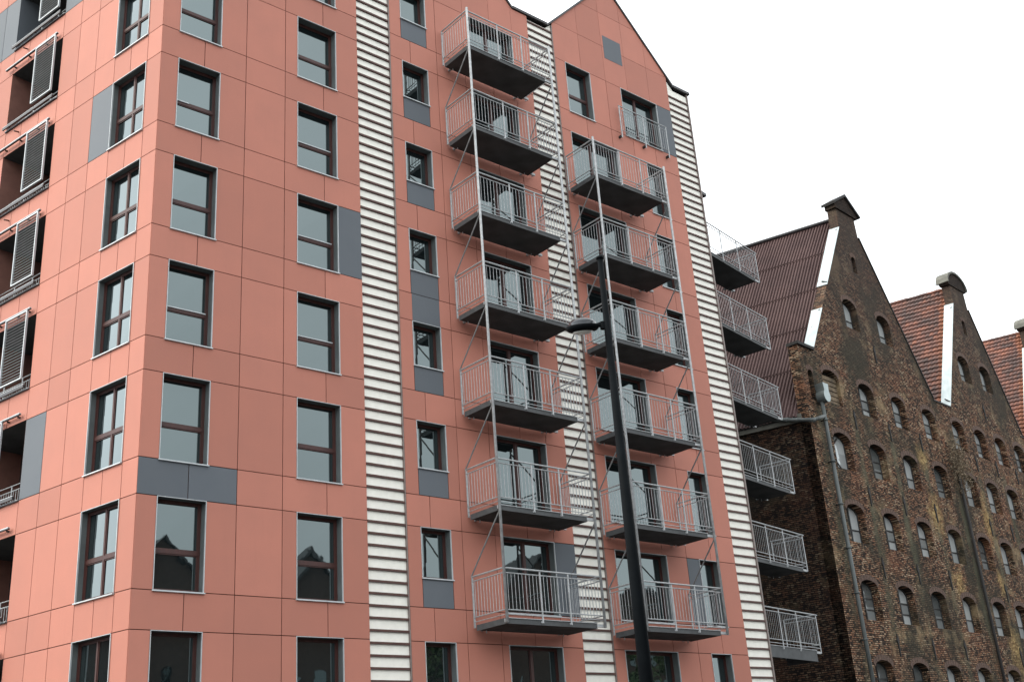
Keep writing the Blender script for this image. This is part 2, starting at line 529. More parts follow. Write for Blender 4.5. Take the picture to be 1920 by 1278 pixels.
def gable_panels(mb, gi, xlo, xhi, xs, zs, hole=None):
    lf, ap, rf = GAB[gi]
    outline = [(xlo, 24.0), (xhi, 24.0), (xhi, gable_line(xhi, lf, ap, rf))]
    if rf < xhi: outline.append((rf, 25.26))
    outline.append((ap, GABH))
    if lf > xlo: outline.append((lf, 25.26))
    outline.append((xlo, gable_line(xlo, lf, ap, rf)))
    for a, b in zip(xs[:-1], xs[1:]):
        for c, d in zip(zs[:-1], zs[1:]):
            p = clip_poly(outline, a, b, c, d)
            if not p: continue
            ar = abs(sum(p[i][0] * p[(i + 1) % len(p)][1] - p[(i + 1) % len(p)][0] * p[i][1] for i in range(len(p)))) / 2
            if ar < 0.02: continue
            clad_poly(mb, p)

# ---- front wall 1 (corner bay) -------------------------------------------
m1 = MB()
for k in ROWS:
    z0, zs, z1 = 3 * k - 3, 3 * k - WZ, 3 * k
    if k == 0: z0 = GZ
    cuts(m1, [0, 1.23, 2.47, 3.70, 4.97, 6.18], z0, zs, special=[(0, 2.47, 'grey')] if k == 3 else None)
    sp = [(5.41, 6.18, 'grey')] if k == 5 else []
    cuts(m1, [0, 0.49, 1.70, 2.47, 3.70, 4.10, 5.41, 6.18], zs, z1, holes=[(0.49, 1.70), (4.10, 5.41)], special=sp)
gable_panels(m1, 1, 0, 6.18, [0, 1.23, 2.47, 3.70, 4.97, 6.18], [24, 25.6, 27.2, 29])
place('cladding', m1.mesh('cladding'), 'F')

# ---- front wall 2 ---------------------------------------------------------
m2 = MB()
for k in ROWS:
    z0, zs, z1 = 3 * k - 3, 3 * k - WZ, 3 * k
    if k == 0: z0 = GZ
    cuts(m2, [7.42, 8.20, 9.26, 10.44, 11.66, 12.68, 13.49], z0, zs,
         holes=[(8.20, 9.26)] if False else (), special=None)
    cuts(m2, [7.42, 7.86, 8.87, 9.26, 10.44, 10.69, 12.67, 13.49], zs, z1, holes=[(7.86, 8.87), (10.69, 12.67)],
         special=[(12.67, 13.49, 'grey')] if k == 2 else None)
    if k >= 2: clad(m2, 7.86, 8.87, zs, 3 * k - 1.375, 'grey')
gable_panels(m2, 2, 7.42, 13.49, [7.42, 8.20, 9.27, 10.46, 11.66, 12.70, 13.49], [24, 25.6, 27.2, 29])
# the darker board that fills the space over one of the narrow windows, 3 mm proud
mg = MB()
mg.box(7.86 + GAP, 8.87 - GAP, -0.003, 0.0, 12 + GAP, 12.87 - GAP, 'grey')
place('cladding', m2.mesh('cladding'), 'F')
place('grey_panel', mg.mesh('grey_panel'), 'F')

# ---- front wall 3 ---------------------------------------------------------
m3 = MB()
for k in ROWS:
    z0, zs, z1 = 3 * k - 3, 3 * k - WZ, 3 * k
    if k == 0: z0 = GZ
    if k < 8:
        cuts(m3, [14.73, 16.05, 17.32, 18.47, 19.68, 20.93], z0, zs)
        cuts(m3, [14.73, 15.17, 17.50, 18.47, 19.07, 20.05, 20.93], zs, z1, holes=[(15.17, 17.50), (19.07, 20.05)],
             special=[(18.47, 19.07, 'grey')] if k == 2 else None)
    else:
        cuts(m3, [14.73, 16.05, 17.32, 18.47, 19.68, 20.93], z0, zs)
        cuts(m3, [14.73, 15.23, 16.48, 17.32, 18.10, 20.10, 20.93], zs, z1, holes=[(15.23, 16.48), (18.10, 20.10)],
             special=[(20.10, 20.93, 'grey')])
gable_panels(m3, 3, 14.73, 20.93, [14.73, 16.06, 17.32, 18.52, 19.76, 20.93], [24, 25.6, 27.2, 29])
place('cladding', m3.mesh('cladding'), 'F')
mv = MB()
mv.box(17.42, 18.39, -0.006, -0.001, 25.09, 26.14, 'grey')
place('grey_panel', mv.mesh('grey_panel'), 'F')

# ---- side wall (left) -----------------------------------------------------
ml = MB()
LX = [0, .605, 1.36, 2.11, 3.05, 3.99, 4.91, 5.85, 6.77, 7.62, 8.43, 9.35, 10.3, 11.2, 12.1, 13.0, 14.0, 15.0]
for k in range(0, 10):
    z0, zs, z1 = 3 * k - 3, 3 * k - WZ, 3 * k
    if k == 0: z0 = GZ
    def neg(a): return [-q for q in reversed(a)]
    cuts(ml, neg(LX), z0, zs)
    lw = [0, .605, .635, 2.11, 3.05, 3.99, 4.91, 7.62, 8.43, 9.35, 10.3, 12.9, 14.0, 15.0]
    sp = []
    if k == 6: sp = [(-3.05, -2.11, 'grey')]
    if k == 3: sp = [(-4.91, -3.99, 'grey')]
    if k == 8: sp = [(-4.91, -3.99, 'grey'), (-10.3, -7.62, 'grey')]
    cuts(ml, neg(lw), zs, z1, holes=[(-2.11, -.635), (-7.62, -4.91), (-12.9, -10.3)], special=sp)
place('cladding', ml.mesh('cladding'), 'L')

# ---- slatted strips ---------------------------------------------------------
def strip(x0, x1, xt, ztop, poly=None):
    b = MB()
    D = 0.05
    b.box(x0, xt, D, D + 0.03, GZ, ztop, 'white_board')
    if poly: b.prism(poly, D, D + 0.03, 'white_board')
    p = 0.3075
    z = 6.947 - 40 * p
    while z < ztop - 0.05:
        if z > GZ:
            # slim slat with a sloping top
            za = z - 0.056
            b.prism([(x0, za), (xt, za), (xt, z), (x0, z)], -0.004, D, 'slat')
        z += p
    o = place('slatted_strip', b.mesh('slatted_strip'), 'F')
    t = MB()
    t.box(xt, xt + 0.035, -0.003, D + 0.03, GZ, ztop + (0.0 if poly is None else 0.25), 'edge')
    place('edge_flashing', t.mesh('edge_flashing'), 'F', parent=o)
    return o
strip(6.18, 7.37, 7.384, 25.2)
strip(13.49, 14.60, 14.69, 25.16, [(14.42, 25.17), (14.69, 25.17), (14.69, 25.42)])
strip(20.93, 22.07, 22.10, 25.12, [(20.94, 25.13), (21.3, 25.13), (20.94, 25.5)])

# ---- body of the building behind the cladding, roofs, flashings ------------
mbk = MB()
# back wall, far side walls (never see through)
mbk.box(22.14, 22.17, 0.0, 14.0, GZ, 25.2, 'edge')
mbk.box(-0.2, 22.14, 13.9, 14.0, GZ, 25.2, 'pink')
place('wall', mbk.mesh('wall'), 'F')
mr = MB()
def roofslope(xa, za, xb, zb, y0, y1, m='dark_metal', t=0.12):
    d = Vector((xb - xa, zb - za)).normalized(); nx, nz = -d.y, d.x
    if nz < 0: nx, nz = -nx, -nz
    mr.prism([(xa, za), (xb, zb), (xb + nx * t, zb + nz * t), (xa + nx * t, za + nz * t)] if nz > 0 and xb > xa else
             [(xb, zb), (xa, za), (xa + nx * t, za + nz * t), (xb + nx * t, zb + nz * t)], y0, y1, m)
for gi in (1, 2, 3):
    lf, ap, rf = GAB[gi]
    roofslope(lf, 25.26, ap, GABH, -0.05, 13.9, t=0.07)
    roofslope(ap, GABH, rf, 25.26, -0.05, 13.9, t=0.07)
mr.box(12.81, 14.46, -0.06, 13.9, 25.28, 25.38, 'dark_metal')
mr.box(21.30, 22.25, -0.06, 13.9, 25.25, 25.36, 'dark_metal')
mr.box(5.92, 6.03, -0.05, 13.9, 25.2, 25.32, 'dark_metal')
place('roof', mr.mesh('roof'), 'F')
ml2 = MB()
ml2.box(-15.0, 0.0, 0.0, 3, 27.0, 27.1, 'dark_metal')
place('roof', ml2.mesh('roof'), 'L')

# recessed wing at the right, behind the far balconies
mg = MB()
mg.box(-6.5, -1.22, 1.80, 7.0, GZ, 22.55, 'wing')
mg.box(-6.5, -5.41, 1.38, 1.80, GZ, 22.55, 'wing')
mg.box(-3.07, -1.22, 1.38, 1.80, GZ, 22.55, 'wing')
for k in range(1, 8):
    mg.box(-5.41, -3.07, 1.38, 1.80, 3 * k - 3 if k > 1 else GZ, 3 * k - WZ, 'wing')
mg.box(-5.41, -3.07, 1.38, 1.80, 21, 22.55, 'wing')
gw = place('rear_wing_wall', mg.mesh('rear_wing_wall'), 'G')
mg = MB()
mg.box(-6.5, -1.05, 1.26, 7.1, 22.56, 22.70, 'dark_metal')
place('wing_cap', mg.mesh('wing_cap'), 'G', parent=gw)

# ------------------------------------------------------------------ windows of the apartment block
def window_meshes(w, h, kind, gl='glass', wm='reveal', d0=0.255):
    d1 = d0 + 0.05
    a = MB()          # reveal lining
    t = 0.012
    z1 = h
    dp = 0.40
    a.face([(0, 0, 0), (0, dp, 0), (0, dp, h), (0, 0, h)], wm)
    a.face([(w, dp, 0), (w, 0, 0), (w, 0, h), (w, dp, h)], wm)
    a.face([(0, dp, h), (w, dp, h), (w, 0, h), (0, 0, h)], wm)
    a.face([(0, 0, 0), (w, 0, 0), (w, dp, 0), (0, dp, 0)], wm)
    a.face([(0, dp, 0), (w, dp, 0), (w, dp, h), (0, dp, h)], 'interior')
    e = MB()          # aluminium edge profile
    q = 0.012
    e.box(-0.004, q, -0.012, 0.03, 0, h, 'alu')
    e.box(w - q, w + 0.004, -0.012, 0.03, 0, h, 'alu')
    e.box(q, w - q, -0.012, 0.03, h - q, h + 0.003, 'alu')
    s = MB()
    s.prism([(0, 0), (1, 0), (1, 1), (0, 1)], 0, 1, 'alu') if False else None
    i = len(s.v)
    ov = 0.02
    s.v += [(-ov, -0.05, -0.030), (w + ov, -0.05, -0.030), (w + ov, -0.05, -0.002), (-ov, -0.05, -0.002),
            (-ov, -0.001, -0.030), (w + ov, -0.001, -0.030), (w + ov, -0.001, 0.008), (-ov, -0.001, 0.008)]
    for f in ((0, 1, 2, 3), (3, 2, 6, 7), (1, 0, 4, 5), (0, 3, 7, 4), (2, 1, 5, 6), (5, 4, 7, 6)):
        s.f.append(f); s.m.append(s.mi('alu'))
    s.box(0.017, w - 0.017, 0.0, d0, 0.003, 0.012, 'alu')
    f = MB(); p = MB()
    fw = 0.055
    f.box(0.001, fw, d0, d1, 0.013, h - 0.001, 'wood')
    f.box(w - fw, w - 0.001, d0, d1, 0.013, h - 0.001, 'wood')
    f.box(fw, w - fw, d0, d1, h - fw, h - 0.001, 'wood')
    f.box(fw, w - fw, d0, d1, 0.013, fw + 0.013, 'wood')
    def pane(x0, x1, z0, z1):
        # sash bars round the pane, glass set back
        b = 0.026
        f.box(x0, x0 + b, d0 + 0.012, d1 - 0.01, z0, z1, 'wood')
        f.box(x1 - b, x1, d0 + 0.012, d1 - 0.01, z0, z1, 'wood')
        f.box(x0 + b, x1 - b, d0 + 0.012, d1 - 0.01, z1 - b, z1, 'wood')
        f.box(x0 + b, x1 - b, d0 + 0.012, d1 - 0.01, z0, z0 + b, 'wood')
        p.face([(x0 + b, d0 + 0.030, z0 + b), (x1 - b, d0 + 0.035, z0 + b), (x1 - b, d0 + 0.035, z1 - b), (x0 + b, d0 + 0.035, z1 - b)], gl)
    zl, zh = fw + 0.013, h - fw
    xl, xr = fw, w - fw
    if kind == 'rail':
        zr = h * 0.44
        f.box(fw, w - fw, d0 - 0.004, d1, zr - 0.045, zr + 0.045, 'wood')
        pane(xl, xr, zl, zr - 0.046); pane(xl, xr, zr + 0.046, zh)
    elif kind == 'cross':
        zr = h * 0.44
        f.box(fw, w - fw, d0 - 0.004, d1, zr - 0.045, zr + 0.045, 'wood')
        xm = w / 2
        for za, zb in ((zl, zr - 0.046), (zr + 0.046, zh)):
            f.box(xm - 0.026, xm + 0.026, d0 - 0.002, d1, za, zb, 'wood')
            pane(xl, xm - 0.027, za, zb); pane(xm + 0.027, xr, za, zb)
    elif kind == 'single':
        pane(xl, xr, zl, zh)
    elif kind == 'double':
        xm = w / 2
        f.box(xm - 0.045, xm + 0.045, d0 - 0.003, d1, zl, zh, 'wood')
        pane(xl, xm - 0.046, zl, zh); pane(xm + 0.046, xr, zl, zh)
    return [('window', a.mesh('window')), ('edge_trim', e.mesh('edge_trim')), ('sill', s.mesh('sill')), ('frame', f.mesh('frame')), ('pane', p.mesh('pane'))]

def add_window(ms, fr, x, z, name='window'):
    o = place(name, ms[0][1], fr, x, 0, z)
    for nme, me in ms[1:]:
        put(nme, me, o)
    return o

wA = window_meshes(1.21, WZ, 'rail'); wB = window_meshes(1.31, WZ, 'rail')
wC = window_meshes(1.01, 1.36, 'single'); wD = window_meshes(1.98, WZ, 'double')
wE = window_meshes(2.33, WZ, 'double'); wS = window_meshes(0.98, WZ, 'single')
wG = window_meshes(1.25, WZ, 'rail'); wF = window_meshes(2.0, WZ, 'double')
wL = window_meshes(1.475, WZ, 'cross', d0=0.175)
for k in range(1, 9):
    zb = 3 * k - WZ
    a_ = add_window(wA, 'F', 0.49, zb); b_ = add_window(wB, 'F', 4.10, zb)
    for o_, ks_, w_, x1_ in ((a_, (4,), 1.21, 1.13), (a_, (6,), 1.21, 0.45), (b_, (4, 5, 6), 1.31, 1.23)):
        if k in ks_:
            q = MB(); q.box(0.06, x1_, 0.225, 0.2505, 0.44 * WZ + 0.03, 0.44 * WZ + 0.055, 'alu')
            put('rail_glint', q.mesh('rail_glint'), o_)  # added bright strip for the light the meeting rail catches
    add_window(wC, 'F', 7.86, 3 * k - 1.36)
    add_window(wD, 'F', 10.69, zb, 'balcony_door')
    if k < 8:
        add_window(wE, 'F', 15.17, zb, 'balcony_door')
        add_window(wS, 'F', 19.07, zb)
    else:
        add_window(wG, 'F', 15.23, zb); add_window(wF, 'F', 18.10, zb, 'balcony_door')
    add_window(wL, 'L', -2.11, zb)
    if k < 8:
        o_ = place('balcony_door', wE[0][1], 'G', -5.405, 1.38, zb)
        for nme, me in wE[1:]: put(nme, me, o_)

# ------------------------------------------------------------------ loggias with sliding louvre shutters
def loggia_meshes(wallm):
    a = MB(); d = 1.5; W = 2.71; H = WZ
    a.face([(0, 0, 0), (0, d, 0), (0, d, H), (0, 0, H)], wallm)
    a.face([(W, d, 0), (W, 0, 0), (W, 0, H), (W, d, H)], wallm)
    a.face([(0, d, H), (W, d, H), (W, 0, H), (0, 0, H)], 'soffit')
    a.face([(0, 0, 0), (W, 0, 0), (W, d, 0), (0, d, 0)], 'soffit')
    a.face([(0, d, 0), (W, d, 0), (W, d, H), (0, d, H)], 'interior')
    e = MB()
    e.box(0, W, -0.045, 0.02, -0.025, 0.0, 'dark_metal')
    e.box(0, W, -0.048, -0.005, 0.001, 0.018, 'alu')
    r = MB()
    for z in (0.48, 0.62):
        r.tube((0.0, 0.30, z), (W, 0.30, z), 0.014, 'galv', 6)
    x = 0.06
    while x < W:
        r.tube((x, 0.30, 0.13), (x, 0.30, 0.48), 0.008, 'galv', 5); x += 0.115
    for x in (0.9, 1.8):
        r.tube((x, 0.30, 0.10), (x, 0.30, 0.62), 0.018, 'galv', 6)
    g_ = MB()
    g_.box(0.3, 0.37, d - 0.05, d - 0.01, 0.05, 2.0, 'wood'); g_.box(1.4, 1.47, d - 0.05, d - 0.01, 0.05, 2.0, 'wood'); g_.box(2.4, 2.47, d - 0.05, d - 0.01, 0.05, 2.0, 'wood')
    g_.face([(0.37, d - 0.03, 0.06), (1.4, d - 0.03, 0.06), (1.4, d - 0.03, 2.0), (0.37, d - 0.03, 2.0)], 'glass')
    g_.face([(1.47, d - 0.03, 0.06), (2.4, d - 0.03, 0.06), (2.4, d - 0.03, 2.0), (1.47, d - 0.03, 2.0)], 'glass')
    t = MB()
    t.box(-0.22, 2.56, -0.13, -0.07, H + 0.185, H + 0.21, 'alu')
    t.box(-0.22, 2.56, -0.128, -0.072, H + 0.155, H + 0.185, 'dark_metal')
    for x in (0.2, 1.0, 1.9, 2.4):
        t.box(x - 0.02, x + 0.02, -0.07, 0.0, H + 0.12, H + 0.16, 'iron')
    t2 = t; t = MB()
    t.box(0.0, 2.6, -0.12, -0.09, 0.115, 0.13, 'alu')
    t.box(-0.02, 2.6, -0.125, -0.085, 0.03, 0.114, 'dark_metal')
    for x in (0.3, 1.2, 2.1, 2.6):
        t.box(x - 0.02, x + 0.02, -0.085, -0.056, 0.03, 0.07, 'iron')
    s = MB()
    s.tube((0.75, 0.0, -0.30), (0.75, -0.16, -0.33), 0.022, 'slat', 8)
    return a.mesh('loggia'), [('sill', e.mesh('sill')), ('railing', r.mesh('railing')), ('glass_door', g_.mesh('glass_door')), ('shutter_track', t2.mesh('shutter_track')), ('shutter_track', t.mesh('shutter_track')), ('drain_spout', s.mesh('drain_spout'))]

def shutter_meshes():
    W, H = 1.05, 1.98
    f = MB()
    f.box(0, 0.034, -0.035, 0.02, 0, H, 'alu'); f.box(W - 0.034, W, -0.035, 0.02, 0, H, 'alu')
    f.box(0.034, W - 0.034, -0.035, 0.02, 0, 0.036, 'alu'); f.box(0.034, W - 0.034, -0.035, 0.02, H - 0.036, H, 'alu')
    l = MB()
    z = 0.11
    while z < H - 0.08:
        i = len(l.v)
        c, s = 0.014, 0.0
        l.v += [(0.035, -c, z - s), (W - 0.035, -c, z - s), (W - 0.035, c, z + s), (0.035, c, z + s),
                (0.035, -c, z - s + 0.009), (W - 0.035, -c, z - s + 0.009), (W - 0.035, c, z + s + 0.009), (0.035, c, z + s + 0.009)]
        for q in ((0, 3, 2, 1), (4, 5, 6, 7), (0, 1, 5, 4), (2, 3, 7, 6), (1, 2, 6, 5), (3, 0, 4, 7)):
            l.f.append(tuple(i + a for a in q)); l.m.append(l.mi('shutter_slat'))
        z += 0.088
    return f.mesh('shutter'), l.mesh('louvres')
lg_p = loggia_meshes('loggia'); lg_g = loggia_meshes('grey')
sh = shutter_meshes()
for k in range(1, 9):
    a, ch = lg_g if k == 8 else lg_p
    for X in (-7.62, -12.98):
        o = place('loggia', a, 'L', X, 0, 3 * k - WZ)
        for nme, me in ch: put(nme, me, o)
    xs = {8: -6.17, 7: -6.17, 6: -6.17, 5: -6.17, 4: -6.22, 3: -6.92, 2: -7.45, 1: -6.0}[k]
    o = place('shutter', sh[0], 'L', xs, -0.10, 3 * k - 1.82)
    put('louvres', sh[1], o)
    o = place('shutter', sh[0], 'L', -12.3, -0.10, 3 * k - 1.82)
    put('louvres', sh[1], o)

# ------------------------------------------------------------------ balconies
def balcony_meshes(X0, X1, posts, sx0, sx1, depth=1.40, fasc=0.15, sides='both', bal=0.127, cols=True, wy=-0.06, br=0.0075):
    """local: x along wall, y=-depth at the front rail, z=0 at the handrail top"""
    s = MB()
    zb = -1.44; zt = zb + 0.15
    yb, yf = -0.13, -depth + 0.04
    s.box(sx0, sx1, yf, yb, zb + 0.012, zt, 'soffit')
    # steel channels round the slab
    z0 = zt - fasc
    s.box(sx0 - 0.012, sx1 + 0.012, yf - 0.014, yf - 0.001, z0, zt + 0.002, 'fascia')
    s.box(sx0 - 0.014, sx0 - 0.001, yf, yb, z0, zt + 0.002, 'fascia')
    s.box(sx1 + 0.001, sx1 + 0.014, yf, yb, z0, zt + 0.002, 'fascia')
    s.box(sx0 - 0.012, sx1 + 0.012, yf - 0.036, yf - 0.0145, zt - 0.012, zt + 0.006, 'galv')
    s.box(sx0 - 0.012, sx1 + 0.012, yf - 0.03, yf - 0.0145, z0 - 0.001, z0 + 0.012, 'fascia')
    # wall lugs under the rear corners
    for x in (sx0 + 0.25, sx1 - 0.2):
        s.box(x - 0.03, x + 0.03, yb, 0.0, zb + 0.02, zb + 0.09, 'galv')
        s.tube((x, yb - 0.08, zb - 0.06), (x, yb - 0.08, zb + 0.013), 0.018, 'galv', 6)
    r = MB(); parts = []
    Y = -depth
    def rail(q0, q1, nb, over0=0, over1=0):
        q0 = Vector(q0); q1 = Vector(q1); d = (q1 - q0).normalized()
        r.tube(q0 - d * over0, q1 + d * over1, 0.025, 'galv', 8)
        for z, rr in ((-0.125, 0.017), (-1.085, 0.017)):
            r.tube(q0 + Vector((0, 0, z)), q1 + Vector((0, 0, z)), rr, 'galv', 6)
        for i in range(1, nb):
            c = q0 + (q1 - q0) * (i / nb)
            r.tube(c + Vector((0, 0, -1.085)), c + Vector((0, 0, -0.125)), br, 'galv', 5, caps=False)
        r.tube(q0 + Vector((0, 0, -1.205)), q1 + Vector((0, 0, -1.205)), 0.012, 'galv', 5)
    for a, c in zip(posts[:-1], posts[1:]):
        rail((a, Y, 0), (c, Y, 0), max(3, round((c - a) / bal)), 0.0, 0.12 if (sides == 'right' and c == posts[-1]) else 0)
    if sides in ('both',):
        rail((X0, wy, 0), (X0, Y, 0), round((depth + wy) / bal))
    rail((X1, wy, 0), (X1, Y, 0), round((depth + wy) / bal))
    for x in posts:
        end = x in (posts[0], posts[-1])
        p = MB()
        if not (end and cols):
            p.box(x - 0.024, x + 0.024, Y - 0.012, Y + 0.012, -1.38, -0.02, 'galv')
            p.box(x - 0.045, x + 0.045, Y + 0.012, yf - 0.0145, zt - 0.10, zt - 0.04, 'galv')
            parts.append(('post', p.mesh('post')))
        else:
            p.box(x - 0.045, x + 0.045, Y + 0.0, Y + 0.03, zt - 0.12, zt - 0.03, 'galv')
            parts.append(('bracket', p.mesh('bracket')))
    for x, sx in ((X0, sx0), (X1, sx1)):
        if sides != 'both' and x == X0: continue
        lo, hi = sorted((x, sx))
        if hi - lo > 0.05:
            for ya, yb_ in ((yf - 0.03, yf + 0.03), (yb - 0.10, yb - 0.04)):
                q = MB(); q.box(lo + 0.001, hi - 0.001, ya, yb_, zt - 0.11, zt - 0.03, 'galv'); parts.append(('bracket', q.mesh('bracket')))
        p = MB()
        p.box(x - 0.024, x + 0.024, -0.10, -0.07, -1.36, -0.02, 'galv')
        parts.append(('post', p.mesh('post')))
    return [('balcony', s.mesh('balcony')), ('railing', r.mesh('railing'))] + parts

PX = [0.0, 1.27, 2.305, 3.55]
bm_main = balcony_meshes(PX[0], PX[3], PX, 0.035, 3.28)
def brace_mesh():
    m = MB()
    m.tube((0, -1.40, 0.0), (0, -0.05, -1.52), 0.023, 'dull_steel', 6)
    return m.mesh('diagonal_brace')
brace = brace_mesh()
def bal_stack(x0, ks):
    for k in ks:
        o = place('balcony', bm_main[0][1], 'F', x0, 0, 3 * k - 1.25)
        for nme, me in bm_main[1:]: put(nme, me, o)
        if k > 2:
            for dx in (PX[0], PX[3]):
                put('diagonal_brace', brace, o, (dx, 0, -1.47))
    for dx in (PX[0], PX[3]):
        m = MB()
        m.tube((0, 0, 3 * ks[0] - 1.25 - 1.42), (0, 0, 3 * ks[-1] - 1.25 + 0.09), 0.040, 'galv', 12)
        place('balcony_column', m.mesh('balcony_column', True), 'F', x0 + dx, -1.43, 0)
bal_stack(9.462, list(range(2, 9)))
bal_stack(14.705, list(range(2, 8)))

# french balcony of the top right flat
m = MB()
y = -0.15
m.tube((17.68, y, 22.95), (20.34, y, 22.95), 0.02, 'galv', 8)
for z in (22.80, 21.90):
    m.tube((17.70, y, z), (20.30, y, z), 0.013, 'galv', 6)
x = 17.82
while x < 20.25:
    m.tube((x, y, 21.90), (x, y, 22.80), 0.0075, 'galv', 5); x += 0.118
fo = place('window_railing', m.mesh('window_railing'), 'F')
for x in (17.72, 19.0, 20.29):
    m = MB()
    m.box(x - 0.024, x + 0.024, y - 0.012, y + 0.012, 21.56, 22.94, 'galv')
    m.box(x - 0.05, x + 0.02, y + 0.0125, 0.0, 21.60, 21.68, 'iron')
    put('post', m.mesh('post'), fo)

# balconies of the rear wing (their front rail runs at y=0 in frame G, wall at y=1.38)
GP = [-6.0, -4.32, -2.95, -1.62, 0.0]
def gmesh(f): return balcony_meshes(GP[0], GP[-1], GP, GP[0] + 0.1, -0.33, 1.38, f, 'right', 0.14, False, br=0.0065)
gm_a = gmesh(0.15); gm_b = gmesh(0.40)
for k in range(2, 8):
    gm = gm_b if k == 2 else gm_a
    o = place('balcony', gm[0][1], 'G', 0, 1.38, 3 * k - 1.25)
    for nme, me in gm[1:]: put(nme, me, o)

# ================================================================== brick granaries
BO = Vector((33.98420619, 3.29208706, 0)); BR = R(5.1)
SK = (math.cos(R(102.9)), math.sin(R(102.9)))        # direction of side walls in the local frame
def sk(x, t, z):                                      # point t metres behind the front along the side walls
    return (x + SK[0] * t, SK[1] * t, z)

def arch(xc, ztop, w, h, rise, n=8):
    """closed outline of an opening, counter-clockwise from the front"""
    x0, x1 = xc - w / 2, xc + w / 2
    zb = ztop - h; zs = ztop - rise
    pts = [(x0, zb), (x1, zb), (x1, zs)]
    for i in range(1, n):
        t = i / n
        u = 1 - 2 * t
        pts.append((xc + u * w / 2, zs + rise * (1 - u * u) ** 0.6))
    pts.append((x0, zs))
    return pts

def brick_front(outline, holes, mat, root, rev=0.42):
    polys = [[Vector((x, z, 0)) for x, z in outline]] + [[Vector((x, z, 0)) for x, z in h] for h in holes]
    flat = [p for pl in polys for p in pl]
    tris = tessellate_polygon(polys)
    mb = MB()
    mi = mb.mi(mat)
    mb.v = [(p.x, 0.0, p.y) for p in flat]
    for t in tris:
        a, b, c = [flat[i] for i in t]
        ar = (b.x - a.x) * (c.y - a.y) - (c.x - a.x) * (b.y - a.y)
        if abs(ar) < 1e-9: continue
        mb.f.append(tuple(t) if ar > 0 else tuple(reversed(t))); mb.m.append(mi)
    for h in holes:
        n = len(h)
        for i in range(n):
            a, b = h[i], h[(i + 1) % n]
            mb.face([(a[0], 0, a[1]), (b[0], 0, b[1]), (b[0], rev, b[1]), (a[0], rev, a[1])], mat)
    # outer edge (thickness of the wall / parapet)
    n = len(outline)
    for i in range(n):
        a, b = outline[i], outline[(i + 1) % n]
        mb.face([(b[0], 0, b[1]), (a[0], 0, a[1]), sk(a[0], 0.46, a[1]), sk(b[0], 0.46, b[1])], mat)
    # rear face of the parapet
    mb.face([sk(x, 0.46, z) for x, z in reversed(outline)], mat)
    return put('wall', mb.mesh('wall'), root)

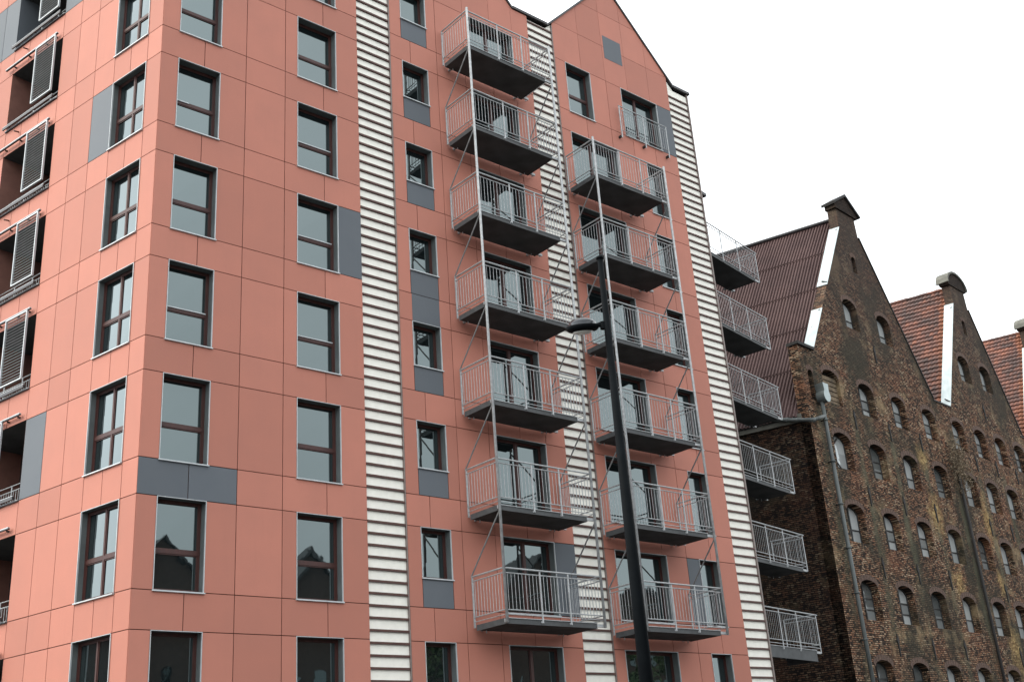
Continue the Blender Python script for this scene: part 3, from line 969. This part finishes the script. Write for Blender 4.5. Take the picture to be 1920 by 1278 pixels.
def granary_window(root, xc, ztop, w, h, rise, style, rnd):
    """frame + panes set 0.36 m into the opening, and a ring of arch bricks"""
    yd = 0.33
    f = MB(); p = MB()
    o = arch(xc, ztop, w, h, rise)
    zb = ztop - h
    inner = arch(xc, ztop - 0.06, w - 0.12, h - 0.12, rise)
    n = len(o)
    for i in range(n):
        a, b = o[i], o[(i + 1) % n]; c, d = inner[i], inner[(i + 1) % n]
        f.face([(a[0], yd, a[1]), (b[0], yd, b[1]), (d[0], yd, d[1]), (c[0], yd, c[1])], 'old_frame')
        f.face([(c[0], yd, c[1]), (d[0], yd, d[1]), (d[0], yd + 0.05, d[1]), (c[0], yd + 0.05, c[1])], 'old_frame')
    if style == 'boarded':
        z = zb + 0.02
        while z < ztop - 0.35:
            f.box(xc - w / 2 + 0.02, xc + w / 2 - 0.02, yd - 0.18 + rnd.uniform(-.01, .01), yd - 0.14, z, z + 0.19, 'board'); z += 0.235
    elif style == 'broken':
        f.tube((xc - w / 2 + .05, yd - 0.02, ztop - h * .52), (xc + w * .1, yd - 0.02, ztop - .15), 0.035, 'old_frame', 4)
        f.tube((xc - w / 2 + .05, yd - 0.02, ztop - h * .52), (xc + w * .12, yd - 0.02, zb + .03), 0.035, 'old_frame', 4)
    else:
        xm = xc + rnd.uniform(-0.02, 0.02)
        f.box(xm - 0.04, xm + 0.04, yd - 0.01, yd + 0.045, zb + 0.04, ztop - 0.05, 'old_frame')
        for q in ([0.38] if style == 'two' else [0.30, 0.58]):
            zz = zb + h * q
            f.box(xc - w / 2 + 0.05, xm - 0.041, yd - 0.005, yd + 0.04, zz - 0.025, zz + 0.025, 'old_frame')
            f.box(xm + 0.041, xc + w / 2 - 0.05, yd - 0.005, yd + 0.04, zz - 0.025, zz + 0.025, 'old_frame')
    gi = [(x, yd + 0.03 + rnd.uniform(-.012, .012), z) for x, z in inner]
    gi = [(x, yd + 0.03, z) for x, z in inner]
    # two leaves of glass, each hung a touch differently
    tl = rnd.uniform(-0.02, 0.02); tr = rnd.uniform(-0.02, 0.02)
    zs = ztop - rise - 0.06
    L_ = [q for q in inner if q[0] <= xc + 1e-6]
    qs = {'two': [0.38], 'three': [0.30, 0.58], 'broken': [0.5], 'open': [0.38], 'boarded': []}[style]
    def leaf(x0, x1, t):
        u1 = (x1 - xc) / ((w - .12) / 2); u0 = (x0 - xc) / ((w - .12) / 2)
        zc_ = [zb + 0.06] + [zb + h * q for q in qs]
        for za_, zb_ in zip(zc_[:-1], zc_[1:]):
            p.face([(x0, yd + 0.03 + t * (x0 - xc) / w, za_), (x1, yd + 0.03 + t * (x1 - xc) / w, za_),
                    (x1, yd + 0.03 + t * (x1 - xc) / w, zb_ - .001), (x0, yd + 0.03 + t * (x0 - xc) / w, zb_ - .001)], 'old_glass')
        pts = [(x0, zc_[-1]), (x1, zc_[-1])]
        for i in range(6):
            u = u1 + (u0 - u1) * i / 5
            pts.append((xc + u * (w - .12) / 2, zs + rise * max(0, 1 - u * u) ** 0.6))
        p.face([(x, yd + 0.03 + t * (x - xc) / w, z) for x, z in pts], 'old_glass')
    if style == 'open':
        leaf(xc + 0.02, xc + (w - .12) / 2, tr)
    elif style != 'boarded':
        leaf(xc - (w - .12) / 2, xc - 0.001, tl); leaf(xc + 0.001, xc + (w - .12) / 2, tr)
    # the dark loft behind
    p.face([(x, 0.415, z) for x, z in o], 'interior')
    wo = put('window', f.mesh('window'), root)
    put('pane', p.mesh('pane'), wo)
    r = MB()
    # header course over the opening, 4 mm proud
    xs0 = arch(xc, ztop, w, h, rise, 14)[2:]
    ox = arch(xc, ztop + 0.23, w + 0.22, h, rise + 0.02, 14)[2:]
    for i in range(len(xs0) - 1):
        a, b, c, d = xs0[i], xs0[i + 1], ox[i + 1], ox[i]
        e = 0.12
        r.prism([(a[0] + (b[0] - a[0]) * e, a[1] + (b[1] - a[1]) * e), (d[0] + (c[0] - d[0]) * e, d[1] + (c[1] - d[1]) * e),
                 (c[0], c[1]), (b[0], b[1])], -0.012 - 0.006 * (i % 2), 0.001, 'brick_arch')
    if rise > 0.1: put('arch', r.mesh('arch'), wo)
    return wo

def anchor_mesh(h=0.95):
    m = MB()
    m.prism([(-0.03, -h), (0.03, -h), (0.045, -0.42), (0.10, -0.30), (0.0, 0.0), (-0.10, -0.30), (-0.045, -0.42)], -0.05, 0.0, 'iron')
    return m.mesh('wall_anchor')
ANCH = anchor_mesh()

def granary(label, ctr, half_base, half_top, zbase, ztop, wall_l, wall_r, cols, attic, slot, mat, top, ridge, slope, roof, first, rnd, zsh=17.3):
    root = empty('brick_granary', label, 'warehouse', (BO.x, BO.y, GZ), BR, 'old brick granaries along the street')
    rr = empty  # noqa
    Z = -GZ
    holes = []; wins = []
    rows = [3.60, 6.95, 10.28, 13.58]
    for zt in [0.3] + rows:
        for c in cols:
            wins.append((c, zt, 1.56, 1.72, 0.30, rnd.choice(['two', 'two', 'three', 'three', 'open'])))
    for c in cols:
        wins.append((c, 16.62, 1.5, 1.66, 0.34, 'three'))
    if first:
        wins = [w_ for w_ in wins]
        for i, w_ in enumerate(wins):
            if w_[1] == 16.62 and w_[0] == cols[0]: wins[i] = (*w_[:5], 'boarded')
            if w_[1] == 13.58 and w_[0] == cols[0]: wins[i] = (*w_[:5], 'broken')
    for c, zt in attic: wins.append((c, zt, 1.42, 1.6, 0.36, 'two'))
    wins.append((slot[0], slot[1], 0.42, 0.92, 0.12, 'open'))
    if first: wins.append((-1.83, 16.25, 0.42, 1.45, 0.16, 'open'))
    for w_ in wins: holes.append(arch(*w_[:5]))
    nl, nr = ctr - half_top, ctr + half_top
    ol = [(wall_l, GZ), (wall_r, GZ), (wall_r, zsh)]
    if wall_r > ctr + half_base: ol.append((ctr + half_base, zbase))
    ol += [(nr, ztop), (nr - 0.05, ztop + 1.1), (nl + 0.05, ztop + 1.1), (nl, ztop)]
    ol.append((ctr - half_base, zbase))
    if wall_l < ctr - half_base: ol.append((wall_l, zsh))
    hs_ = []
    for h in holes: hs_.append([(x, z) for x, z in h])
    up = Vector((0, 0, Z))
    wl = brick_front(ol, hs_, mat, root)
    wl.location = (0, 0, Z)
    for w_ in wins:
        o = granary_window(root, *w_[:5], w_[5], rnd); o.location = (0, 0, Z)
    # white metal sheets over the sloping parapet
    def sheet(xa, za, xb, zb, side=-1):
        m = MB(); d = Vector((xb - xa, zb - za)).normalized()
        nx, nz = (-d.y, d.x)
        o1, o2 = 0.012, 0.03
        i = len(m.v)
        for (x, z, o_) in ((xa, za, o1), (xb, zb, o1), (xb, zb, o2), (xa, za, o2)):
            m.v.append((x + nx * o_, -0.03, z + nz * o_)); 
        for (x, z, o_) in ((xa, za, o1), (xb, zb, o1), (xb, zb, o2), (xa, za, o2)):
            q = sk(x + nx * o_, 0.50, z + nz * o_); m.v.append(q)
        for q in ((0, 1, 2, 3), (7, 6, 5, 4), (3, 2, 6, 7), (1, 0, 4, 5), (2, 1, 5, 6), (0, 3, 7, 4)):
            m.f.append(tuple(i + a for a in q)); m.m.append(m.mi('sheet'))
        s_ = put('coping_sheet', m.mesh('coping_sheet'), root, (0, 0, Z))
        mm = MB(); mm.tube((xa + (xb - xa) * .96 + nx * .05, 0.05, za + (zb - za) * .96 + nz * .05), (xa + (xb - xa) * .93 + nx * .02, 0.35, za + (zb - za) * .93), 0.03, 'iron', 5)
        mm.tube((xa + (xb - xa) * .04 + nx * .03, 0.0, za + (zb - za) * .04), (xa + (xb - xa) * .02 + nx * .03, 0.25, za + (zb - za) * .07), 0.035, 'iron', 5)
        put('strap', mm.mesh('strap'), s_)
    xa, za, xb, zb = ctr - half_base, zbase, nl, ztop
    def lerp(t): return (xa + (xb - xa) * t, za + (zb - za) * t)
    if first:
        sheet(*lerp(0.0), *lerp(0.31)); sheet(*lerp(0.50), *lerp(1.0))
    else:
        sheet(*lerp(0.0), *lerp(0.985))
    # thin dark coping on the right-hand slope
    m = MB()
    x1, z1, x2, z2 = nr, ztop, ctr + half_base, zbase
    d = Vector((x2 - x1, z2 - z1)).normalized(); nx, nz = -d.y * -1, d.x * -1
    nx, nz = (d.y * -1, d.x) if d.x * 1 > 0 else (d.y, -d.x)
    m.prism([(x1, z1), (x2, z2), (x2 + nx * .08, z2 + nz * .08), (x1 + nx * .08, z1 + nz * .08)], -0.05, 0.5, 'iron')
    put('coping', m.mesh('coping'), root, (0, 0, Z))
    # finial block with its cap
    m = MB()
    zt = ztop + 1.1
    if top == 'pitched':
        m.prism([(nl - .12, zt + .02), (nr + .16, zt + .02), (nr + .22, zt + .20), (ctr + .10, zt + 1.00), (nl - .12, zt + .30)], -0.08, 0.52, 'soot_brick')
        m.prism([(nl - .24, zt + .20), (nl - .12, zt + .305), (ctr + .10, zt + 1.005), (nr + .23, zt + .205), (nr + .36, zt + .10), (nr + .44, zt + .20), (ctr + .10, zt + 1.16), (nl - .28, zt + .33)], -0.18, 0.62, 'iron')
    else:
        pts = [(nl - .16, zt + .02), (nr + .16, zt + .02)]
        for i in range(11):
            t = PI * i / 10
            pts.append((ctr + (half_top + .26) * math.cos(t), zt + .12 + .80 * math.sin(t)))
        m.prism(pts, -0.06, 0.52, 'soot_brick')
        for i in range(10):
            t0, t1 = PI * i / 10, PI * (i + 1) / 10
            q = [(ctr + (half_top + .26) * math.cos(t0), zt + .13 + .80 * math.sin(t0)), (ctr + (half_top + .36) * math.cos(t0), zt + .15 + .92 * math.sin(t0)),
                 (ctr + (half_top + .36) * math.cos(t1), zt + .15 + .92 * math.sin(t1)), (ctr + (half_top + .26) * math.cos(t1), zt + .13 + .80 * math.sin(t1))]
            m.prism(q, -0.14, 0.62, 'concrete')
    put('finial_cap', m.mesh('finial_cap'), root, (0, 0, Z))
    # shoulder coping
    if first:
        m = MB(); m.box(wall_l - 0.12, ctr - half_base - 0.12, -0.12, 0.50, zsh + 0.0, zsh + 0.14, 'iron')
        put('coping', m.mesh('coping'), root, (0, 0, Z))
    else:
        m = MB(); m.box(wall_l - 0.9, ctr - half_base - 0.03, -0.05, 0.5, zsh + 0.005, zsh + 0.09, 'iron')
        put('coping', m.mesh('coping'), root, (0, 0, Z))
    # side wall in the alley, rear wall
    LEN = 30.0
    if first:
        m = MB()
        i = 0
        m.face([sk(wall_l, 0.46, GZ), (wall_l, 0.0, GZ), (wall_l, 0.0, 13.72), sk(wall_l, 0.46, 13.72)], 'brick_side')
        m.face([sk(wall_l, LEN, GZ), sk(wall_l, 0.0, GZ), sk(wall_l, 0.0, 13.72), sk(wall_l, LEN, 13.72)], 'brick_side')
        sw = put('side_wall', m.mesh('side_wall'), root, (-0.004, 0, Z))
        # buttress-like thickenings and a ragged concrete band under the eaves
        m = MB()
        a0 = sk(wall_l - 0.10, 0.35, 13.72); a1 = sk(wall_l - 0.10, LEN, 13.72)
        m.v += [a0, a1, sk(wall_l + .1, LEN, 13.72), sk(wall_l + .1, 0.35, 13.72)] + [(p_[0], p_[1], 14.10) for p_ in (a0, a1, sk(wall_l + .1, LEN, 0), sk(wall_l + .1, 0.35, 0))]
        for q in ((3, 2, 1, 0), (4, 5, 6, 7), (1, 0, 4, 5), (0, 3, 7, 4), (2, 1, 5, 6), (3, 2, 6, 7)):
            m.f.append(q); m.m.append(m.mi('concrete'))
        put('eaves_band', m.mesh('eaves_band'), root, (0, 0, Z))
    # roof
    zr = ridge
    ze_l = zr - slope * (ctr - wall_l) - 0.12
    zer = zr - slope * (wall_r - ctr)
    m = MB()
    def rp(x, t, lift=0.0):
        z = zr - slope * abs(x - ctr)
        q = sk(x, t, z + lift)
        return q
    if roof == 'corr':
        # corrugated sheets in five overlapping tiers
        nrm = Vector((-slope, 0, 1)).normalized()
        pitch = 0.165; t = 0.5
        xsL = [wall_l - 0.15] + [ctr - (ctr - wall_l) * q for q in (0.80, 0.60, 0.40, 0.20)] + [ctr - 0.02]
        n_t = int(22 / pitch)
        H_ = 0.085
        prof = ((0.0, 0.0), (0.40, 0.0), (0.52, H_), (0.88, H_))
        for j in range(len(xsL) - 1):
            x0, x1 = xsL[j], xsL[j + 1] + 0.10
            i0 = len(m.v)
            for k in range(n_t):
                for fr_, hh in prof:
                    tt = 0.47 + (k + fr_) * pitch
                    for x, l in ((x0, 0.05), (x1, 0.0)):
                        q = Vector(rp(x, tt)) + nrm * (hh + l)
                        m.v.append(tuple(q))
            for k in range(n_t * 4 - 1):
                a = i0 + 2 * k
                m.f.append((a, a + 2, a + 3, a + 1)); m.m.append(m.mi('corr'))
            q0 = Vector(rp(x0, 0.47)) + nrm * 0.045; q1 = Vector(rp(x0, 22)) + nrm * 0.045
            # dark lap line below each tier
            m.face([q0 - nrm * .05, q1 - nrm * .05, q1 + nrm * .003, q0 + nrm * .003], 'dark_metal')
        m.face([rp(ctr, 0.46), rp(wall_r, 0.46), rp(wall_r, LEN), rp(ctr, LEN)], 'corr')
        r0, r1 = Vector(rp(ctr, 0.47, 0.05)), Vector(rp(ctr, 22, 0.05))
        m.tube(r0, r1, 0.09, 'dark_metal', 8)
    else:
        # pantiles: every course is a stepped row of rolled tiles
        nrm = Vector((-slope, 0, 1)).normalized()
        du = Vector((1, 0, slope)).normalized()
        L_ = math.hypot(ctr - wall_l, slope * (ctr - wall_l))
        step = 0.33; rows_ = int(L_ / step) + 1
        tw = 0.24; nt_ = int(14 / tw)
        for j in range(rows_):
            s0 = (j * step) / math.hypot(1, slope)
            x0 = wall_l + s0; x1 = min(ctr, x0 + (step + 0.04) / math.hypot(1, slope))
            for k in range(nt_):
                ta = 0.47 + k * tw
                jit = rnd.uniform(-0.006, 0.012)
                i = len(m.v)
                prof = ((0, 0.0), (0.35, 0.045), (0.7, 0.02), (1.0, 0.0))
                for fr_, hh in prof:
                    q = Vector(rp(x0, ta + tw * fr_)) + nrm * (hh + 0.095 + jit); m.v.append(tuple(q))
                for fr_, hh in prof:
                    q = Vector(rp(x1, ta + tw * fr_)) + nrm * (hh + 0.005 + jit); m.v.append(tuple(q))
                for a in range(3):
                    m.f.append((i + a + 1, i + a, i + a + 4, i + a + 5)); m.m.append(m.mi('tile'))
                # butt end
                j0 = len(m.v)
                for fr_, hh in prof:
                    q = Vector(rp(x0, ta + tw * fr_)) + nrm * (-0.01); m.v.append(tuple(q))
                for a in range(3):
                    m.f.append((i + a, i + a + 1, j0 + a + 1, j0 + a)); m.m.append(m.mi('tile'))
        m.face([rp(wall_l, 0.46), rp(wall_l, LEN), rp(ctr, LEN), rp(ctr, 0.46)][::-1], 'dark_metal')
        m.face([rp(ctr, 0.46), rp(wall_r, 0.46), rp(wall_r, LEN), rp(ctr, LEN)], 'tile')
        tt = 0.47
        while tt < 14:
            m.tube(Vector(rp(ctr, tt, 0.04 + rnd.uniform(-.02, .02))), Vector(rp(ctr, tt + 0.42, 0.05 + rnd.uniform(-.02, .02))), 0.11, 'tile', 7, r2=0.095)
            tt += 0.40
    ro = put('roof', m.mesh('roof'), root, (0, 0, Z))
    # lightning rod at the ridge
    m = MB(); q = Vector(rp(ctr, 1.1, 0.0)); m.tube(q, q + Vector((0, 0, 0.75)), 0.015, 'iron', 5)
    put('lightning_rod', m.mesh('lightning_rod'), root, (0, 0, Z))
    return root

rnd = random.Random(11)
Z = -GZ
g1 = granary('old brick granary with maroon corrugated roof, nearest to the pink block', 4.93, 6.03, 0.975, 17.42, 25.38, -2.55, 11.78,
             [0.0, 3.27, 6.55, 9.85], [(3.33, 21.1), (6.75, 21.1)], (4.82, 23.92), 'brick_a', 'pitched', 26.35, 1.63, 'corr', True, rnd)
g2 = granary('brick granary with red pantile roof and one long white coping strip, middle of three', 17.83, 4.8, 0.98, 17.42, 24.65, 11.80, 23.2,
             [13.32, 16.1, 18.8, 21.5], [(16.15, 21.05), (19.02, 21.05)], (17.62, 23.65), 'brick_b', 'round', 25.9, 1.9, 'tile', False, rnd)
g3 = granary('brown brick granary cut by the right edge of the picture, its tiled roof just showing', 29.23, 4.8, 0.98, 17.42, 24.65, 23.22, 35.0,
             [24.9, 27.6, 30.3, 33.0], [(27.5, 21.05), (30.4, 21.05)], (29.0, 23.65), 'brick_b', 'round', 25.9, 1.9, 'tile', False, rnd)

for root, xs, zs in ((g1, (1.65, 4.96, 8.25), (15.02, 11.38, 8.05, 4.76)), (g1, (5.05,), (19.05,)),
                     (g2, (14.72, 17.48, 20.15), (15.0, 11.38, 8.02, 4.76)), (g2, (17.56,), (18.5,)),
                     (g3, (26.2, 28.9), (15.0, 11.38, 8.02))):
    for x in xs:
        for z in zs:
            put('wall_anchor', ANCH, root, (x + rnd.uniform(-.05, .05), 0, Z + z + rnd.uniform(-.06, .06)))

# rainwater pipes
def pipe(pts, r, mat, n=10):
    m = MB()
    for a, b in zip(pts[:-1], pts[1:]): m.tube(a, b, r, mat, n)
    for p_ in pts[1:-1]:
        m.tube(Vector(p_) - Vector((0, 0, r)), Vector(p_) + Vector((0, 0, r)), r * 1.02, mat, n)
    return m
m = pipe([(-1.62, -0.22, GZ), (-1.62, -0.22, 14.7)], 0.088, 'zinc')
z = 0.5
while z < 14:
    m.tube((-1.62, -0.22, z), (-1.62, -0.22, z + 0.06), 0.125, 'zinc', 10)
    m.box(-1.66, -1.58, -0.12, 0.0, z + .01, z + 0.05, 'iron'); z += 1.9
dp = put('downpipe', m.mesh('downpipe', True), g1, (0, 0, Z))
m = MB()
cx_, cz_ = -1.55, 14.92
prof = [(cx_ - .24, 15.50), (cx_ - .20, 15.26)]
for i in range(15):
    t = R(135 + i * 270 / 14)
    prof.append((cx_ + .28 * math.cos(t), cz_ + .30 * math.sin(t)))
prof += [(cx_ + .20, 15.26), (cx_ + .24, 15.50)]
m.prism(prof, -0.50, -0.08, 'bare_zinc', 'zinc')
put('rain_hopper', m.mesh('rain_hopper'), dp)
m = pipe([(-1.62, -0.24, 14.02), (-2.72, -0.26, 13.62), sk(-2.75, 0.9, 13.9), sk(-2.78, 1.5, 14.05), sk(-2.78, 1.5, 14.5)], 0.085, 'zinc')
put('branch_pipe', m.mesh('branch_pipe', True), dp)
m = pipe([(11.72, -0.12, GZ), (11.76, -0.12, 13.4)], 0.075, 'iron')
put('downpipe', m.mesh('downpipe', True), g2, (0, 0, Z))

# dry creeper in the corner above the second rainwater pipe
def weed(name, c, rx, rz, n, label):
    m = MB(); rr = random.Random(5)
    for i in range(n):
        a = rr.uniform(0, 2 * PI); q = rr.random() ** 0.7
        p = Vector((c[0] + rx * q * math.cos(a), -rr.uniform(0.02, 0.35), c[1] + rz * q * math.sin(a)))
        d = Vector((rr.uniform(-1, 1), rr.uniform(-.5, .1), rr.uniform(-1.0, 0.6))).normalized() * rr.uniform(.12, .38)
        m.tube(p, p + d, 0.009, 'dry_weed', 3, r2=0.003, caps=False)
        for t in (0.5, 0.95):
            e = p + d * t; s = rr.uniform(.02, .05)
            u = Vector((rr.uniform(-1, 1), rr.uniform(-1, 1), rr.uniform(-1, 1))).normalized() * s; v_ = u.orthogonal().normalized() * s
            m.face([e - u, e - v_, e + u, e + v_], 'dry_weed')
    o = put(name, m.mesh(name), None, (BO.x, BO.y, 0), BR)
    o['label'] = label; o['category'] = 'plant'
    return o
weed('dry_creeper', (12.0, 13.9), 1.2, 1.5, 620, 'brown dried creeper clinging to the brick wall over the second rainwater pipe')

# ================================================================== street lamp
def lamp():
    D = 12.5
    root = empty('street_lamp', 'black street lamp with domed head in front of the balconies', 'street lamp', (LAMPX, LAMPY, GZ))
    H = LAMPZ - GZ
    m = MB()
    segs = 14
    m.tube((0, 0, 0), (0, 0, H), 0.098, 'black_paint', 24, r2=0.033)
    put('pole', m.mesh('pole', True), root)
    m = MB(); m.tube((0, 0, 0), (0, 0, 0.5), 0.14, 'black_paint', 20, r2=0.12)
    m.tube((0, 0, H), (0, 0, H + 0.03), 0.045, 'black_paint', 16)
    put('base_collar', m.mesh('base_collar', True), root)
    # head: lathe profile, tilted disc
    zc = HEADZ - GZ
    dirv = Vector((HEADX - LAMPX, HEADY - LAMPY, 0)); dist = dirv.length; dirv.normalize()
    m = MB()
    m.tube((0, 0, zc + 0.02), tuple(dirv * (dist - 0.16) + Vector((0, 0, zc - 0.01))), 0.03, 'black_paint', 10)
    m.tube(tuple(dirv * (dist - 0.24) + Vector((0, 0, zc + 0.03))), tuple(dirv * (dist - 0.24) + Vector((0, 0, zc - 0.06))), 0.035, 'black_paint', 10)
    put('arm', m.mesh('arm'), root)
    prof = [(0.0, 0.118), (0.06, 0.115), (0.12, 0.100), (0.165, 0.074), (0.195, 0.042), (0.207, 0.016), (0.228, 0.006), (0.235, -0.010), (0.226, -0.040), (0.205, -0.062), (0.165, -0.075), (0.150, -0.078)]
    m = MB(); n = 40
    i = len(m.v)
    for r_, z_ in prof:
        for k in range(n):
            t = 2 * PI * k / n
            m.v.append((r_ * math.cos(t), r_ * math.sin(t), z_))
    for a in range(len(prof) - 1):
        for k in range(n):
            l = (k + 1) % n
            m.f.append((a * n + k, a * n + l, (a + 1) * n + l, (a + 1) * n + k)); m.m.append(m.mi('black_gloss' if a < 6 else 'black_paint'))
    ho = put('lamp_head', m.mesh('lamp_head', True), root, tuple(dirv * dist + Vector((0, 0, zc))))
    # the head leans back a little
    tc = Vector((cam.location.x - HEADX, cam.location.y - HEADY, 0)).normalized()
    ho.rotation_euler = Matrix.Rotation(R(13), 3, Vector((0, 0, 1)).cross(tc)).to_euler()
    m = MB()
    ho.scale = (0.84, 0.84, 0.84)
    m.tube((0, 0, -0.100), (0, 0, -0.079), 0.10, 'lens', 28, r2=0.149)
    put('lens', m.mesh('lens', True), ho)
    return root

def ray_point(u, v, dist):
    f = 2146.8036
    d = Vector(((u - 960) / f, -(v - 639) / f, -1.0))
    d = cam.rotation_euler.to_matrix() @ d
    h = math.hypot(d.x, d.y)
    return Vector(cam.location) + d * (dist / h)
p_ = ray_point(1125, 486, 12.5); LAMPX, LAMPY, LAMPZ = p_
p_ = ray_point(1092, 612, 12.5); HEADX, HEADY, HEADZ = p_
lamp()

# ================================================================== houses and trees across the water, mirrored in the panes
def opp_house(label, xc, w, ze, zp, y, mat, group):
    root = empty('gabled_house', label, 'house', (xc, y, GZ), 0, group)
    m = MB()
    m.prism([(-w / 2, 0), (-w / 2, ze - GZ), (0, zp - GZ), (w / 2, ze - GZ), (w / 2, 0)], -12, 0, mat)
    put('wall', m.mesh('wall'), root)
    m = MB()
    for sgn in (-1, 1):
        xa, za = sgn * (w / 2 + 0.4), ze - GZ - 0.4 * (zp - ze) / (w / 2)
        pts = [(xa, za), (0, zp - GZ + 0.02), (0, zp - GZ + 0.35), (xa, za + 0.35)]
        m.prism(pts if sgn < 0 else pts[::-1], -12.4, 0.4, 'dark_metal')
    put('roof', m.mesh('roof'), root)
    for k in range(1, int((ze - GZ) / 3)):
        for j in range(int(w / 3)):
            m = MB(); x = -w / 2 + 1.5 + j * 3
            m.box(x - .45, x + .45, 0.0, 0.05, 3 * k, 3 * k + 1.5, 'glass')
            put('window', m.mesh('window'), root)
    return root
HS = ((10.0, 12, 9.0, 14.5, 'low dark house across the water, mirrored at the foot of the corner windows'),
      (27.6, 12.5, 15.0, 21.0, 'tall dark gable across the water, mirrored in the lower corner windows of the salmon front'),
      (41.3, 13, 14.5, 20.6, 'tall dark gable across the water, mirrored beside the first slatted strip'),
      (54.0, 11, 11.0, 15.0, 'dark house across the water behind the mirrored tree'),
      (67.0, 14, 15.0, 22.5, 'dark house across the water, mirrored in the lowest door of the left balcony stack'),
      (82.0, 15, 18.3, 20.0, 'dark house across the water, mirrored in the lowest door of the right balcony stack'),
      (-6.0, 14, 8.0, 12.0, 'lowest and leftmost dark house across the water'))
opp_house('unseen low dark block, added to darken the reflection in the lowest window of the side wall', -30.0, 16, 8.7, 9.4, 24.0, 'far_brick', None)  # added out of view so the lowest side-wall panes reflect something dark
for args in HS:
    opp_house(args[4], args[0], args[1], args[2], args[3], -60.0, 'far_brick', None)

def tree(x, y, h, r, seed, lab):
    rr = random.Random(seed)
    root = empty('tree', lab, 'tree', (x, y, GZ), 0)
    m = MB()
    m.tube((0, 0, 0), (0.2, 0, h * 0.55), 0.35, 'bark', 8, r2=0.18)
    for i in range(9):
        a = rr.uniform(0, 2 * PI); z = h * rr.uniform(.35, .6)
        m.tube((0.1, 0, z), (r * .7 * math.cos(a), r * .7 * math.sin(a), z + h * rr.uniform(.1, .3)), 0.12, 'bark', 5, r2=0.03)
    put('trunk', m.mesh('trunk'), root)
    m = MB()
    cl = [(rr.gauss(0, r * .45), rr.gauss(0, r * .45), h * .68 + rr.gauss(0, h * .14)) for _ in range(26)]
    for i in range(2600):
        c = rr.choice(cl)
        p = Vector((c[0] + rr.gauss(0, .55), c[1] + rr.gauss(0, .55), c[2] + rr.gauss(0, .5)))
        u = Vector((rr.uniform(-1, 1), rr.uniform(-1, 1), rr.uniform(-1, 1))).normalized() * 0.2; v_ = u.orthogonal().normalized() * 0.14
        m.face([p - u, p - v_, p + u, p + v_], 'leaf')
    put('crown', m.mesh('crown'), root)
tree(50.5, -56, 19.0, 3.6, 3, 'leafy tree across the water, mirrored in the lower narrow window')
tree(72.0, -55, 17.0, 4.0, 4, 'broad leafy tree across the water, mirrored in the lowest balcony door')
